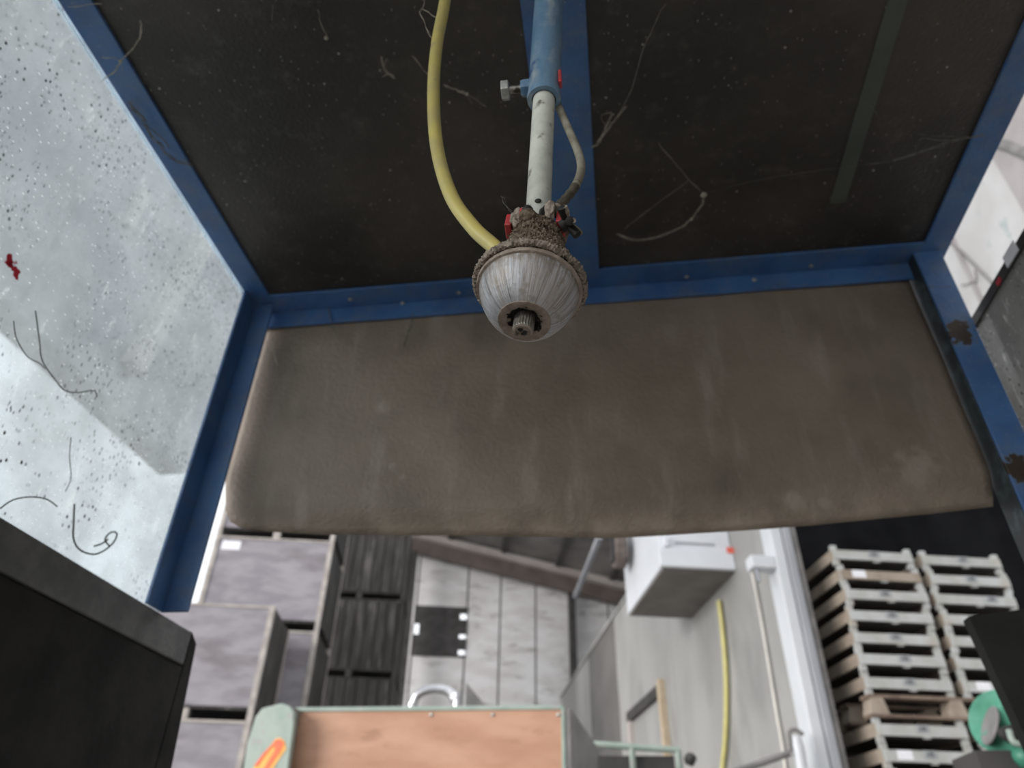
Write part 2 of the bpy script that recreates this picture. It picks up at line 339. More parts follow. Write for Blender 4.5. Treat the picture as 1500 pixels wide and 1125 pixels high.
# ================================================================== SETTING (shed, turned frame B)
tag(MB().box(-14, 14, -8, 18, FL-.1, FL).build('floor', M_FLOOR, frame='B'), 'dusty grey concrete shed floor', 'floor', kind='structure')
def roofz(x): return 7.43 - .207*(x+.7)
FY = 15.0
wf = thing('wall_far', wld(0, FY, FL), 'whitewashed gable wall of upright sheets at the far end', 'wall', rz=BA); wf['kind'] = 'structure'
bx = [-4.75, -3.95, -3.15, -2.35, -1.55, -.76, .30, 1.0, 1.75, 2.5, 3.3, 4.1, 4.9, 5.7, 6.5, 7.3, 8.1]
OZ0, OZ1 = 5.12, 6.09
def wpanel(x0, x1, z0, z1=None):
    g = .018; a, b = x0+g, x1-g
    za = z1 if z1 else roofz(a)-.02; zb = z1 if z1 else roofz(b)-.02
    m = MB(); k = max(1, int((b-a)/.25))
    m.hexa([(a, FY, z0), (b, FY, z0), (b, FY+.06, z0), (a, FY+.06, z0), (a, FY, za), (b, FY, zb), (b, FY+.06, zb), (a, FY+.06, za)])
    m.build('wall_panel', M_FARW, wf, frame='B')
for i in range(len(bx)-1):
    if abs(bx[i]+.76) < .01: wpanel(bx[i], bx[i+1], FL, OZ0); wpanel(bx[i], bx[i+1], OZ1)
    else: wpanel(bx[i], bx[i+1], FL)
m = MB()
m.hexa([(-4.75, FY+.065, FL), (-.76, FY+.065, FL), (-.76, FY+.12, FL), (-4.75, FY+.12, FL), (-4.75, FY+.065, roofz(-4.75)), (-.76, FY+.065, roofz(-.76)), (-.76, FY+.12, roofz(-.76)), (-4.75, FY+.12, roofz(-4.75))])
m.hexa([(.30, FY+.065, FL), (8.1, FY+.065, FL), (8.1, FY+.12, FL), (.30, FY+.12, FL), (.30, FY+.065, roofz(.3)), (8.1, FY+.065, roofz(8.1)), (8.1, FY+.12, roofz(8.1)), (.3, FY+.12, roofz(.3))])
m.box(-.76, .30, FY+.065, FY+.12, FL, OZ0); m.hexa([(-.76, FY+.065, OZ1), (.30, FY+.065, OZ1), (.30, FY+.12, OZ1), (-.76, FY+.12, OZ1), (-.76, FY+.065, roofz(-.76)), (.30, FY+.065, roofz(.3)), (.30, FY+.12, roofz(.3)), (-.76, FY+.12, roofz(-.76))])
m.build('backing_sheet', M_GREY, wf, frame='B')
sh = thing('window_1', wld(-.2, FY, OZ0), 'dark shuttered opening high in the far wall with daylight leaking round it', 'shutter', rz=BA); sh['kind'] = 'structure'
MB().box(-.66, .17, FY-.02, FY+.02, OZ0-.02, OZ1+.02).build('shutter_board', M_DARKST, sh, frame='B')
for z0, z1 in ((OZ0-.02, 5.52), (5.74, OZ1+.02)): MB().box(-.78, -.66, FY-.02, FY+.02, z0, z1).build('shutter_edge', M_DARKST, sh, frame='B')
for z0, z1 in ((OZ0-.02, 5.15), (5.25, 5.47), (5.56, 5.86), (5.98, OZ1+.02)): MB().box(.17, .32, FY-.02, FY+.02, z0, z1).build('hinge_block', M_DARKST, sh, frame='B')
# roof: rafter, purlin and separate sheets
rf = thing('ceiling', wld(0, FY, 7.4), 'sloping grey sheet roof of the shed on brown rafters', 'roof', rz=BA); rf['kind'] = 'structure'
X0, X1 = -4.75, 8.1
def sl(x0, x1, y0, y1, dz0, dz1):
    return MB().hexa([(x0, y0, roofz(x0)+dz0), (x1, y0, roofz(x1)+dz0), (x1, y1, roofz(x1)+dz0), (x0, y1, roofz(x0)+dz0), (x0, y0, roofz(x0)+dz1), (x1, y0, roofz(x1)+dz1), (x1, y1, roofz(x1)+dz1), (x0, y1, roofz(x0)+dz1)])
sl(X0, X1, FY-.35, FY-.2, -.32, .06).build('rafter', M_BEAM, rf, frame='B')
sl(X0, X1, FY-.50, FY-.33, -.02, .12).build('rafter_flange', M_PURLIN, rf, frame='B')  # pale colour paints the light caught by the flange
sl(X0, X1, 11.2, 11.35, -.2, .1).build('rafter', M_BEAM, rf, frame='B')
x = X0
while x < X1-.1:
    sl(x+.02, min(x+1.15, X1)-.02, 11.2, FY+.3, .14+.02*random.random(), .2).build('roof_sheet', M_ROOF, rf, frame='B')
    sl(x-.05, x+.05, 11.2, FY+.2, .07, .135).build('purlin', M_DARKST, rf, frame='B'); x += 1.15
sl(X0, X1, 11.2, FY+.3, .21, .25).build('roof_backing', M_GREY, rf, frame='B')
# far steel post and slanting pipe
p = onyb(838, 900, FY-.15)
MB().box(p.x-.07, p.x+.07, FY-.2, FY-.06, FL, roofz(p.x)-.2).build('trim_1', M_DARKST, frame='B')
tag(bpy.data.objects['trim_1'], 'dark steel stanchion against the far white wall', 'post', kind='structure')
p = onyb(612, 850, 14.6)
MB().box(p.x-.19, p.x-.05, 14.5, 14.66, FL, roofz(p.x)-.33).build('trim_2', M_DARKST, frame='B')
tag(bpy.data.objects['trim_2'], 'dark steel stanchion beside the dark box stacks', 'post', kind='structure')
a = onyb(843, 873, 14.4); b = onyb(879, 785, 11.0)
tag(MB().tube([wld(*a), wld(*(a*.5+b*.5)), wld(*b)], .055).build('brace_pipe', M_GCLAD, smooth=True), 'grey slanting steel pipe under the shed roof', 'pipe')
# cold store wall, its end trim
WX = 2.134
wr = thing('wall_right', wld(WX, 9, FL), 'pale grey insulated panel wall of the cold store', 'wall', rz=BA); wr['kind'] = 'structure'
cuts = [(4.52, 5.75, M_PANEL), (5.75, 7.0, M_PANEL), (7.0, 8.25, M_PANEL), (8.25, 9.4, M_PANEL), (9.4, 11.3, M_PANELD), (11.3, 12.4, M_PANEL), (12.4, 14.3, M_PANEL)]
for y0, y1, mm in cuts: MB().box(WX, WX+.12, y0+.004, y1-.004, FL, 4.25).build('wall_panel', mm, wr, frame='B')
MB().box(WX-.02, WX+.14, 4.5, 14.3, 4.25, 4.29).build('top_trim', M_PANEL, wr, frame='B')
MB().box(WX-.03, WX+.045, 4.36, 4.52, FL, 4.29).build('corner_post', M_WHITE, wr, frame='B', bevel=.008)
MB().box(WX+.05, WX+.10, 4.34, 4.52, FL, 4.29).build('corner_trim', M_GCLAD, wr, frame='B', bevel=.006)
MB().box(WX+.105, WX+.15, 4.36, 4.52, FL, 4.29).build('corner_trim', M_GREY, wr, frame='B', bevel=.006)
# wall behind trays painted near-black for the unlit interior, white wall to the right of the hood, open left side
tag(MB().box(2.4, 9, 7.2, 7.35, FL, 6.0).build('inner_shade_wall', M_SHADEWALL, frame='B'), 'wall coloured black for the unlit space behind the stacked trays', 'wall', kind='structure')
ww = thing('wall_side', (2.6, 2, FL), 'white painted wall seen past the right of the hood', 'wall'); ww['kind'] = 'structure'
MB().box(2.6, 2.75, -3.0, 4.5, FL, 6.2).build('wall_face', M_WWALL, ww)
a = onx(1470, 235, 2.6); b = onx(1500, 300, 2.6)
MB().box(2.56, 2.6, a.y-.42, a.y+.02, 3.6, 6.2).build('pilaster', M_MAUVE, ww)
MB().box(2.585, 2.6, a.y+.75, a.y+.79, FL, 6.2).build('joint_cover', M_MAUVE, ww)
tag(MB().tube([onx(1452, 206, 2.57), onx(1480, 214, 2.57), onx(1520, 232, 2.57)], .035).build('wall_pipe', M_GREY, smooth=True), 'dark grey pipe clipped to the white wall beside the hood', 'pipe')
tag(MB().tube(smoothpath([onx(1380, 345, 2.585), onx(1410, 372, 2.585), onx(1450, 412, 2.585), onx(1470, 430, 2.585)]), .009, 6).build('wall_cable', M_GREY), 'thin grey cable crossing the white wall near the hood corner', 'cable')
tag(MB().tube(smoothpath([onx(1428, 395, 2.585), onx(1430, 410, 2.585), onx(1420, 415, 2.585), onx(1408, 418, 2.585)]), .004, 6).build('wall_wire', M_RUST), 'short bent brown wire on the white wall', 'wire')
tag(MB().box(.3, 2.75, -3.15, -3.0, FL, 6.2).build('light_block_wall', M_GREY), 'added grey wall behind the viewpoint, blocking light from the right', 'wall', kind='structure')  # unseen wall, added to cut light reaching the hood from the right
ze = onx(0, 430, -4.0).z
wl = thing('wall_left', (-4, 3, FL), 'grey clad wall above the open left side of the shed', 'wall'); wl['kind'] = 'structure'
for i in range(6): MB().box(-4.05, -4.0, -1.5+i*1.2, -.32+i*1.2, ze, 8.2).build('wall_panel', M_GCLAD, wl)
MB().box(-4.3, -4.06, -1.5, 5.7, ze, ze+.2).build('lintel', M_GREY, wl)
a = onx(297, 355, -3.93); b = onx(205, 520, -3.93)
tag(MB().bar(a+(a-b)*.0, b+(b-a)*.1, .2, .12, (1, 0, 0)).build('trim_3', M_CREAM), 'cream slanting brace seen through the dirty left pane', 'brace', kind='structure')
a = onx(212, 282, -3.965); b = onx(188, 332, -3.965)
tag(MB().bar(a, b, .09, .06, (1, 0, 0)).build('light_tube', M_CREAM), 'short pale tube seen through the dirty left pane', 'tube')

# ================================================================== HOOD
ZT = 2.15
fr = thing('spray_hood', (-.03, .95, 1.3), 'spray hood of blue painted steel angle with posts and crossbar', 'hood')
# rear beam: flat flange and hanging flange
MB().box(-.637, .60, .925, .975, ZT, ZT+.005).build('beam', M_BLUE, fr, bevel=.001)
MB().box(-.638, .588, .970, .975, ZT-.036, ZT).build('beam_flange', M_BLUE, fr, bevel=.001)
MB().box(-.640, -.598, -.40, .925, ZT, ZT+.005).build('beam', M_BLUE, fr, bevel=.001)
MB().box(.557, .60, -.40, .925, ZT, ZT+.005).build('beam', M_BLUE, fr, bevel=.001)
MB().box(-.637, .60, -.44, -.40, ZT, ZT+.005).build('beam', M_BLUE, fr, bevel=.001)
MB().box(-.066, .014, -.40, .926, ZT-.002, ZT+.005).build('crossbar', M_BLUE, fr, bevel=.001)
pl = MB().box(-.640, -.598, .945, .950, 1.568, ZT).build('post', M_BLUE, fr, bevel=.001)
MB().box(-.640, -.635, .905, .945, 1.568, ZT).build('post_flange', M_BLUE, pl, bevel=.001)
pr = MB().box(.545, .588, .945, .950, 1.20, ZT).build('post', M_BLUER, fr, bevel=.001)
MB().box(.543, .548, .950, .992, 1.20, ZT).build('post_flange', M_EDGE, pr, bevel=.001)
sm = MB().blobm((0, 0, 0), .0042, .2, 3, 2, (1, 1, .6)).mesh('screw', M_SCREW, True)
for px, py, kind in ((513, 439, 'f'), (590, 444, 'h'), (672, 429, 'f'), (1006, 406, 'f'), (1105, 410, 'h'), (1188, 390, 'f')):
    o = bpy.data.objects.new('screw', sm); COL.objects.link(o); o.location = ony(px, py, .9695) if kind == 'h' else onz(px, py, ZT-.001)
    o.parent = fr; o.matrix_parent_inverse = pw(fr).inverted()
    if kind == 'h': o.rotation_euler.x = math.pi/2
o = bpy.data.objects.new('screw', sm); COL.objects.link(o); o.location = ony(1361, 510, .985); o.parent = fr; o.matrix_parent_inverse = pw(fr).inverted(); o.scale = (1.1, 1.1, 1.6)
# welded sleeve with clamp bolt
P0 = Vector((-.0345, .3365, 1.622)); P1 = Vector((-.0150, .337, ZT-.003))
def onpole(z): t = (z-P0.z)/(P1.z-P0.z); return P0 + (P1-P0)*t
zs = 1.769
ax = (P1-P0).normalized(); Q = ax.to_track_quat('Z', 'Y').to_matrix().to_4x4()
m = MB(); L = (P1-onpole(zs)).length
m.lathe([(.0098, 0), (.0132, 0), (.0138, .004), (.0132, .01), (.0132, L), (.0098, L)], 32, closed=True)
m.v = [tuple(Matrix.Translation(onpole(zs)) @ Q @ Vector(v)) for v in m.v]
sv = m.build('sleeve', M_SLEEVE, fr, smooth=True)
bl = onpole(1.789)
MB().tube([bl+Vector((-.011, 0, 0)), bl+Vector((-.0165, 0, 0)), bl+Vector((-.0165, 0, 0))+Vector((-.003, 0, 0))], [.0075, .0075, .0068], 6).build('welded_nut', M_SLEEVE, sv, bevel=.0006)
cb = MB().tube([bl+Vector((-.016, 0, 0)), bl+Vector((-.03, 0, 0))], .0035, 12).build('clamp_bolt', M_BOLT, sv, smooth=True)
m = MB(); h = bl+Vector((-.029, 0, 0)); m.tube([h, h+Vector((-.0065, 0, 0))], .0085, 6); m.build('bolt_head', M_SCREW, sv, bevel=.0008)
MB().box(-.0165, -.0138, .328, .335, 1.780, 1.797).build('red_mark', M_RED, sv, bevel=.0008)
# top sheet
tp = thing('hood_top_sheet', (0, .3, ZT+.006), 'black film faced plywood top sheet of the hood, dusty underneath', 'panel')
MB().box(-.60, -.026, -.44, .97, ZT+.006, ZT+.016).build('sheet', M_TOP, tp)
MB().box(-.024, .58, -.44, .97, ZT+.006, ZT+.016).build('sheet', M_TOP, tp)
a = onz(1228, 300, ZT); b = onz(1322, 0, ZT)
MB().box(a.x-.012, a.x+.012, -.44, a.y, ZT+.0045, ZT+.0065).build('reflection_strip', M_REFLECT, tp)  # painted strip in place of a faint reflection in the sheet
# side sheets
lp = thing('side_pane', (-.64, .3, 1.565), 'dirty clear plastic side pane on the left of the hood', 'pane')
MB().box(-.6435, -.6405, -.40, .945, 1.560, ZT).build('sheet', M_PANE, lp)
MB().box(-.6440, -.6400, -.40, .905, ZT-.005, ZT).build('polished_edge', M_PALEEDGE, lp)
rp_ = thing('side_pane', (.6, .3, 1.3), 'dusty grey plastic side pane low on the right of the hood', 'pane')
MB().box(.602, .606, -.40, .968, 1.20, 2.012).build('sheet', M_PANE2, rp_)
MB().box(.598, .610, -.40, .970, 1.998, 2.014).build('edge_strip', M_DARKST, rp_)
MB().box(.5965, .598, .80, .835, 2.0, 2.02).build('paper_tag', M_PAPER, rp_)
MB().box(.5965, .598, .86, .872, 1.998, 2.006).build('red_tag', M_RED, rp_)
# left conveyor side
ls = thing('conveyor_side', (-.66, .3, FL), 'black rubber skirt under a grey steel rail on the left', 'skirt')
MB().box(-.70, -.637, -.45, 1.035, 1.518, 1.566).build('rail', M_RAIL, ls, bevel=.002)
m = MB(); n = 24; top = []; prof = []
for i in range(n+1):
    t = i/n; y = 1.075 + .035*t; prof.append(y)
m.box(-.70, -.640, -.45, 1.04, FL, 1.517)
m.hexa([(-.70, 1.04, 1.0), (-.640, 1.04, 1.0), (-.640, 1.13, 1.0), (-.70, 1.13, 1.0), (-.70, 1.04, 1.57), (-.640, 1.04, 1.57), (-.640, 1.062, 1.556), (-.70, 1.062, 1.556)])
m.build('rubber_skirt', M_BLKRUB, ls, bevel=.003)
# rubber flap
nx, nz = 90, 50; m = MB()
bot = [(-.622, 1.80), (-.613, 1.755), (-.600, 1.728), (-.575, 1.714), (-.54, 1.709), (-.45, 1.702), (-.3, 1.696), (0, 1.683), (.3, 1.691), (.45, 1.700), (.548, 1.707), (.6, 1.71)]
def bz(x):
    for i in range(len(bot)-1):
        if x <= bot[i+1][0]: t = (x-bot[i][0])/(bot[i+1][0]-bot[i][0]); return bot[i][1]+(bot[i+1][1]-bot[i][1])*max(t, 0)
    return bot[-1][1]
for i in range(nx+1):
    u = i/nx; x = -.622+1.162*u
    zb = bz(x)
    for j in range(nz+1):
        v = j/nz; z = 2.135 + (zb-2.135)*v
        y = .979 + .012*math.sin(v*math.pi)*math.sin(u*math.pi*1.0)*-1 + .004*math.sin(u*9+v*2)*v + .003*mn.noise(Vector((x*8, z*8, 0))) + .030*max(0, (v-.86)/.14)**2*math.sin(min(1, u*3+.1)*math.pi/2)
        m.v.append((x, max(y, .9765), z))
for i in range(nx):
    for j in range(nz): a = i*(nz+1)+j; m.f.append((a, a+nz+1, a+nz+2, a+1))
fl = m.build('rubber_flap', M_FLAP, smooth=True); s_ = fl.modifiers.new('thickness', 'SOLIDIFY'); s_.thickness = .006; s_.offset = 1
tag(fl, 'dusty brown rubber flap hanging from the back of the hood', 'flap')
# black guard board on the right
g = [ony(px, py, 1.25) for px, py in ((1419, 903), (1600, 878), (1700, 1250), (1583, 1250))]
tag(MB().prism(g, (.0, .025, 0)).build('guard_board', simple('charcoal_board', (.018, .018, .017), (.025, .025, .023), 12, .7, spec=.15)), 'dark grey guard board at the right edge in front of the trays', 'board')

# ================================================================== SPRAYER
HB = ony(768, 471, .3255)
hd = thing('disc_sprayer', HB, 'dust caked spinning disc sprayer with pale bowl hanging on a tube', 'sprayer')
hd.rotation_euler = (-.125, .088, 0)
def part(m, name, mat, parent=hd, smooth=True, bevel=0, label=None):
    return m.build(name, mat, parent, smooth=smooth, bevel=bevel, label=label, keep=False)
def crust(amp, sc, seed=0):
    def f(p, i, j):
        d = mn.noise(p*sc+Vector((seed, 0, 0)))*.6 + mn.noise(p*sc*2.3+Vector((0, seed, 0)))*.4
        r = Vector((p.x, p.y, 0)); return p + (r.normalized() if r.length > 1e-6 else r)*d*amp + Vector((0, 0, 1))*mn.noise(p*sc*1.3+Vector((5, 0, seed)))*amp*.6
    return f
bp = [(.0160, .0002), (.0178, .0012), (.0208, .0038), (.0236, .0072), (.0262, .0114), (.0284, .0160), (.0301, .0208), (.0312, .0250), (.0316, .0272)]
bow = part(MB().lathe(bp, 96), 'bowl', M_BOWL)
part(MB().lathe([(.0314, .0258), (.0328, .0262), (.0333, .0280), (.0326, .0298), (.0308, .0296)], 160, crust(.0004, 900, 2)), 'bowl_lip', M_HUB, label='dusty toothed lip of the bowl')
ring = []
for k in range(14): a = 2*math.pi*k/14; ring.append((.0340+.0022*math.cos(a), .0322+.0026*math.sin(a)))
part(MB().lathe(ring, 300, crust(.0023, 1000, 7), closed=True), 'crusted_rim', M_DIRT2, label='rim caked with pale dust')
hp = []
for t in range(61):
    u = t/60
    z = .033+.052*u; r = .0352-.0162*min(1, (u/.66))**.8 if u < .66 else .0190-.002*(u-.66)/.34
    hp.append((r, z))
part(MB().lathe(hp, 220, crust(.0028, 650, 3)), 'housing', M_DIRT, label='motor housing caked in brown dust')
part(MB().lathe([(.0006, .0850), (.0170, .0850)], 48), 'housing_top', M_DIRT)
part(MB().lathe([(.0078, .0030), (.0090, .0012), (.0115, .0002), (.0142, -.0006), (.0160, -.0002), (.0164, .0010)], 96, crust(.0003, 700, 5)), 'hub_ring', M_HUBS, label='dust stained flat hub ring')
part(MB().lathe([(.0002, .0035), (.0078, .0033), (.0082, .0028)], 64), 'hub_recess', M_BLACK, label='oily black recess around the bolt')
nb = 44; m = MB(); base = 0
for z, rr in ((.004, 1), (-.0072, 1), (-.0085, .93)):
    for j in range(nb):
        a = 2*math.pi*j/nb; r = .0064*rr*(1 if j % 2 else (.93 if rr == 1 else 1)); m.v.append((r*math.cos(a), r*math.sin(a), z))
for i in range(2):
    for j in range(nb): a = i*nb+j; b = i*nb+(j+1) % nb; m.f.append((a, b, b+nb, a+nb))
bt = part(m, 'hub_bolt', M_BOLT, smooth=False, label='knurled steel bolt in the hub')
part(MB().lathe([(.0060, -.0085), (.0048, -.0090), (.0042, -.0082), (.0002, -.0080)], 32), 'bolt_socket', M_HUB, bt)
m = MB(); m.blobm((-.0012, -.0010, -.0082), .0016, .5, 1, 2, (1, 1, .3)); m.blobm((.0014, .0012, -.0082), .0013, .5, 4, 2, (1, 1.3, .3)); m.blobm((.0002, .0022, -.0082), .0011, .5, 6, 2, (1.4, 1, .3)); part(m, 'socket_slot', M_BLACK, bt)
# upper clamp: red jaws, dust lumps, wing knob
for x0, x1, y0, y1, z0, z1 in ((-.0215, -.0170, -.012, .002, .0820, .0945), (.0130, .0185, -.0135, .001, .0820, .0940), (-.0120, -.0090, -.0155, -.011, .0865, .0965)):
    part(MB().box(x0, x1, y0, y1, z0, z1), 'red_jaw', M_RED, smooth=False, bevel=.0010, label='red plastic clamp jaw')
for cx_, cy_, cz_, r, sc in ((-.0140, -.0115, .0895, .0045, (1, .9, 1.8)), (.0090, -.0150, .0925, .0046, (.75, .8, 2.3)), (-.0045, -.0165, .0835, .0056, (1.2, .8, .9)), (-.0135, -.006, .1005, .0042, (1, 1, 1.3)), (.0115, -.009, .1000, .0046, (1.1, 1, 1)), (.0, .010, .094, .013, (1, .6, .9)), (.008, .004, .0885, .011, (1, 1, .7)), (-.008, .004, .0885, .011, (1, 1, .7)), (.0160, -.004, .0965, .004, (1, 1, .8)), (-.0190, -.004, .0955, .0035, (1, 1, .7))):
    part(MB().blobm((cx_, cy_, cz_), r, .5, cx_*900+cz_*300, 3, sc), 'dust_lump', M_DIRT2 if cz_ > .094 or r < .0052 else M_DIRT)
part(MB().blobm((-.0065, -.0150, .0935), .0038, .2, 2, 2), 'clamp_hole', M_BLACK)
part(MB().blobm((.0040, -.0120, .0910), .0050, .2, 5, 2, (.7, 1, 1.8)), 'clamp_hole', M_BLACK)
kn = part(MB().lathe([(.0002, -.004), (.0045, -.004), (.0045, .004), (.0002, .004)], 24), 'wing_knob', M_BLACK, label='dusty black lobed clamp knob')
kn.location = (.0195, -.0100, .0835); kn.rotation_euler = (.35, 1.15, 0)
for k in range(6):
    a = math.pi*2*k/6+.35; ca, sa = math.cos(a), math.sin(a)
    lb = part(MB().tube([(0, 0, .001), (.006*ca, .006*sa, .002), (.0118*ca, .0118*sa, .003), (.0124*ca, .0124*sa, .003)], [.0022, .0028, .0030, .0016], 10), 'knob_lobe', M_BLACK, kn)
    part(MB().tube([(.004*ca-.0012*sa, .004*sa+.0012*ca, .0035), (.0080*ca-.0012*sa, .0080*sa+.0012*ca, .0045), (.0118*ca-.001*sa, .0118*sa+.001*ca, .005)], [.0012, .0019, .0017], 8), 'knob_dust', M_DIRT2, kn)
tb = MB(); tb.tube([P0, onpole(1.70), onpole(1.775), onpole(1.82)], .0088, 28)
tb = tb.build('support_tube', M_POLE, hd, smooth=True); bpy.context.view_layer.update()
h0 = ony(788, 294, .3272)
MB().blobm(h0, .0024, .1, 1, 2, (1, .35, .9)).build('tube_hole', M_BLACK, hd, smooth=True)
# hose and cable
pts = [ony(px, py, y) for px, py, y in ((662, -120, .30), (657, -60, .315), (652, 0, .325), (640, 65, .332), (635, 135, .337), (640, 215, .337), (660, 285, .336), (692, 332, .334), (722, 360, .331), (748, 384, .329))]
pts = [pts[0]+Vector((-.01, -.02, .12))]+pts
pts[0].z = ZT-.001
tag(MB().tube(smoothpath(pts, 10), .0053, 20).build('yellow_hose', M_HOSE, smooth=True), 'yellow plastic feed hose curving down into the disc sprayer', 'hose')
pts = [ony(px, py, y) for px, py, y in ((806, 120, .352), (812, 140, .350), (819, 158, .345), (834, 192, .337), (848, 226, .333), (851, 250, .330), (842, 274, .328), (826, 294, .330), (812, 306, .332))]
sp_ = smoothpath(pts, 8)
cb = thing('power_cable', pts[0], 'thin dusty grey cable looping from the sleeve to the sprayer head', 'cable')
MB().tube(sp_[:49], .0031, 14).build('cable', M_CABLE, cb, smooth=True)
MB().tube(sp_[46:], [.0032-.0004*math.sin(i*1.9) for i in range(len(sp_[46:]))], 12).build('fouled_end', M_CABLE2, cb, smooth=True, label='blackened frayed end of the cable')

# ================================================================== TRAYS on pallets (right)
TW, TD, TH = .53, .62, .132
pm = lambda m, mat: m.mesh('p', mat)
post_m = MB().box(-.017, .017, -.017, .017, .0005, TH).mesh('corner_post', M_TRAY)
front_m = {True: MB().box(-TW/2+.0, TW/2, -.018, -.004, .036, .096).mesh('front_slat', M_TRAY), False: MB().box(-TW/2, TW/2, -.018, -.004, .036, .096).mesh('front_slat', M_TRAYB)}
side_m = MB().box(-.012, 0, .0, TD, .035, .105).mesh('side_slat', M_TRAYB)
floor_m = MB().box(-TW/2+.004, TW/2-.004, .01, TD-.01, .034, .044).mesh('tray_floor', M_TRAYD)
foot_m = MB().prism([(-.03, -.012, .040), (.03, -.012, .040), (.015, -.012, .026), (-.015, -.012, .026)], (0, .02, 0)).mesh('slat_foot', M_TRAY)
patch_m = MB().box(-.042, .042, -.0195, -.018, .055, .098).mesh('stencil_patch', simple('grey_stencil_ground', (.27, .28, .29), (.35, .36, .37), 20, .8))
lab_m = MB().box(-.045, .045, -.0195, -.018, .048, .096).mesh('paper_label', M_PAPER)
_h = bpy.data.objects.new('tmp', None); COL.objects.link(_h)
txt = text_mesh('HB', .036, 'lettering', M_INK, _h, Matrix()); txt_m = txt.data; bpy.data.objects.remove(txt); bpy.data.objects.remove(_h)
def child(name, me, par, loc=(0, 0, 0), rot=(0, 0, 0)):
    o = bpy.data.objects.new(name, me); COL.objects.link(o); o.parent = par; o.location = loc; o.rotation_euler = rot; return o
ORD = ['bottom', 'second', 'third', 'fourth', 'fifth', 'sixth', 'seventh', 'eighth', 'ninth']
def tray(xb, yb, z, label, pale, mark, paper, detail=True):
    t = thing('seed_tray', wld(xb, yb, z), label, 'tray', 'stacked seed trays', BA)
    for sx in (-1, 1):
        for yy in (0.012, TD-.012): child('corner_post', post_m, t, (sx*(TW/2-.012), yy, 0))
        child('side_slat', side_m, t, ((TW/2+.006) if sx > 0 else -TW/2+.006, 0, 0))
    child('front_slat', front_m[pale], t); child('back_slat', front_m[False], t, (0, TD+.02, 0)); child('tray_floor', floor_m, t); child('slat_foot', foot_m, t, (.02, 0, 0))
    if mark is not None and pale:
        pt = child('stencil_patch', patch_m, t, (mark, 0, 0)); child('lettering', txt_m, pt, (0, -.0202, .077), (math.pi/2, 0, 0))
    if paper: child('paper_label', lab_m, t, (-.15, 0, 0))
    return t
def pallet(xb, yb, z, wd, label):
    t = thing('pallet', wld(xb, yb, z), label, 'pallet', 'pallets between the seed trays', BA)
    for k in range(3):
        MB().box(-wd/2, wd/2, -.02+k*.27, .08+k*.27, .105, .125).build('deck_board', M_PALLET, t, keep=False)
        MB().box(-wd/2, wd/2, -.02+k*.27, .08+k*.27, 0, .018).build('bottom_board', M_PALLET, t, keep=False)
        for x in (-wd/2+.05, .0-.06, wd/2-.1): MB().prism([(x-.055, -.02+k*.27, .018), (x+.055, -.02+k*.27, .018), (x+.035, -.02+k*.27, .105), (x-.035, -.02+k*.27, .105)], (0, .1, 0)).build('block', M_TRAYB, t, keep=False)
# heights: seven trays above the pallet whose deck lies just under z = 2.30
zdeck = onyb(1262, 1008, 4.3).z - .034
PH = .125; NT_ = 8
lefts = onyb(1245, 905, 4.3).x
XL = lefts + TW/2; GAP = .075; XR = XL + TW + GAP + .01
marks = [.03, .02, .06, .02, .03, .01, .0, .02, 0]
cols = (('left hand', XL), ('right hand', XR))
levels = [zdeck]
while levels[-1] - (NT_*TH + PH) > FL + PH: levels.append(levels[-1] - (NT_*TH+PH))
for li, zd in enumerate(levels):
    if zd - PH < FL+.02: pass
    pallet((XL+XR)/2, 4.3, zd-PH, 2*TW+GAP+.05, ['timber pallet between the upper and lower seed trays', 'timber pallet under the lower seed trays', 'lowest timber pallet of the seed tray stack'][min(li, 2)])
    ntr = 7 if li == 0 else NT_
    for cn, xx in cols:
        for k in range(ntr):
            if li >= 1 and k < 4 and li == 1 and False: pass
            top = ntr-1-k
            pale = not (li == 0 and cn == 'left hand' and top == 1)
            pap = (li == 0 and cn == 'left hand' and top == 1) or (li == 1 and cn == 'left hand' and top == 1) or (li == 0 and cn == 'right hand' and k == 0)
            lv = ['above the upper pallet', 'under the upper pallet', 'in the bottom layer'][min(li, 2)]
            od = 'top one' if top == 0 else ORD[top]+' from the top' if top < 4 else 'bottom one' if k == 0 else ORD[k]+' from the bottom'
            lab = ('brown' if not pale else 'pale') + ' seed tray, ' + od + ', ' + cn.split()[0] + ' column ' + lv
            tray(xx+random.uniform(-.012, .012), 4.3+random.uniform(-.012, .012), zd+k*TH, lab, pale, [.0, .01, -.01, .0, -.02, .0, .0, 0][k] + (.12 if cn == 'right hand' and k == 4 else 0), pap)
# floor support of the lowest pallet
zb_ = levels[-1]-PH
tag(MB().box(XL-TW/2-.04, XR+TW/2+.04, 4.28, 4.98, FL, zb_).build('plinth', M_FLOOR, frame='B'), 'low concrete plinth under the seed tray stack', 'plinth')
# second row of trays further back, only their ends show beside the wall
xb2 = onyb(1168, 880, 5.15).x + TW/2
for li in range(2):
    for k in range(8):
        z = FL + .4 + (li*8+k)*.145 + (li*.1)
        kk = 15-li*8-k; ol = 'topmost' if kk == 0 else ['', 'second', 'third', 'fourth', 'fifth', 'sixth', 'seventh', 'eighth', 'ninth', 'tenth', 'eleventh', 'twelfth', 'thirteenth', 'fourteenth', 'fifteenth', 'lowest'][kk]
        t = tray(xb2, 5.15, z, 'shaded seed tray, %s%s, in the column behind the front stack' % (ol, '' if kk in (0, 15) else ' from the top'), True, None, False); t['group'] = 'seed trays in the rear column'
tag(MB().box(xb2-TW/2-.02, xb2+TW/2+.02, 5.13, 5.85, FL, FL+.4).build('plinth', M_FLOOR, frame='B'), 'low plinth under the rear column of seed trays', 'plinth')

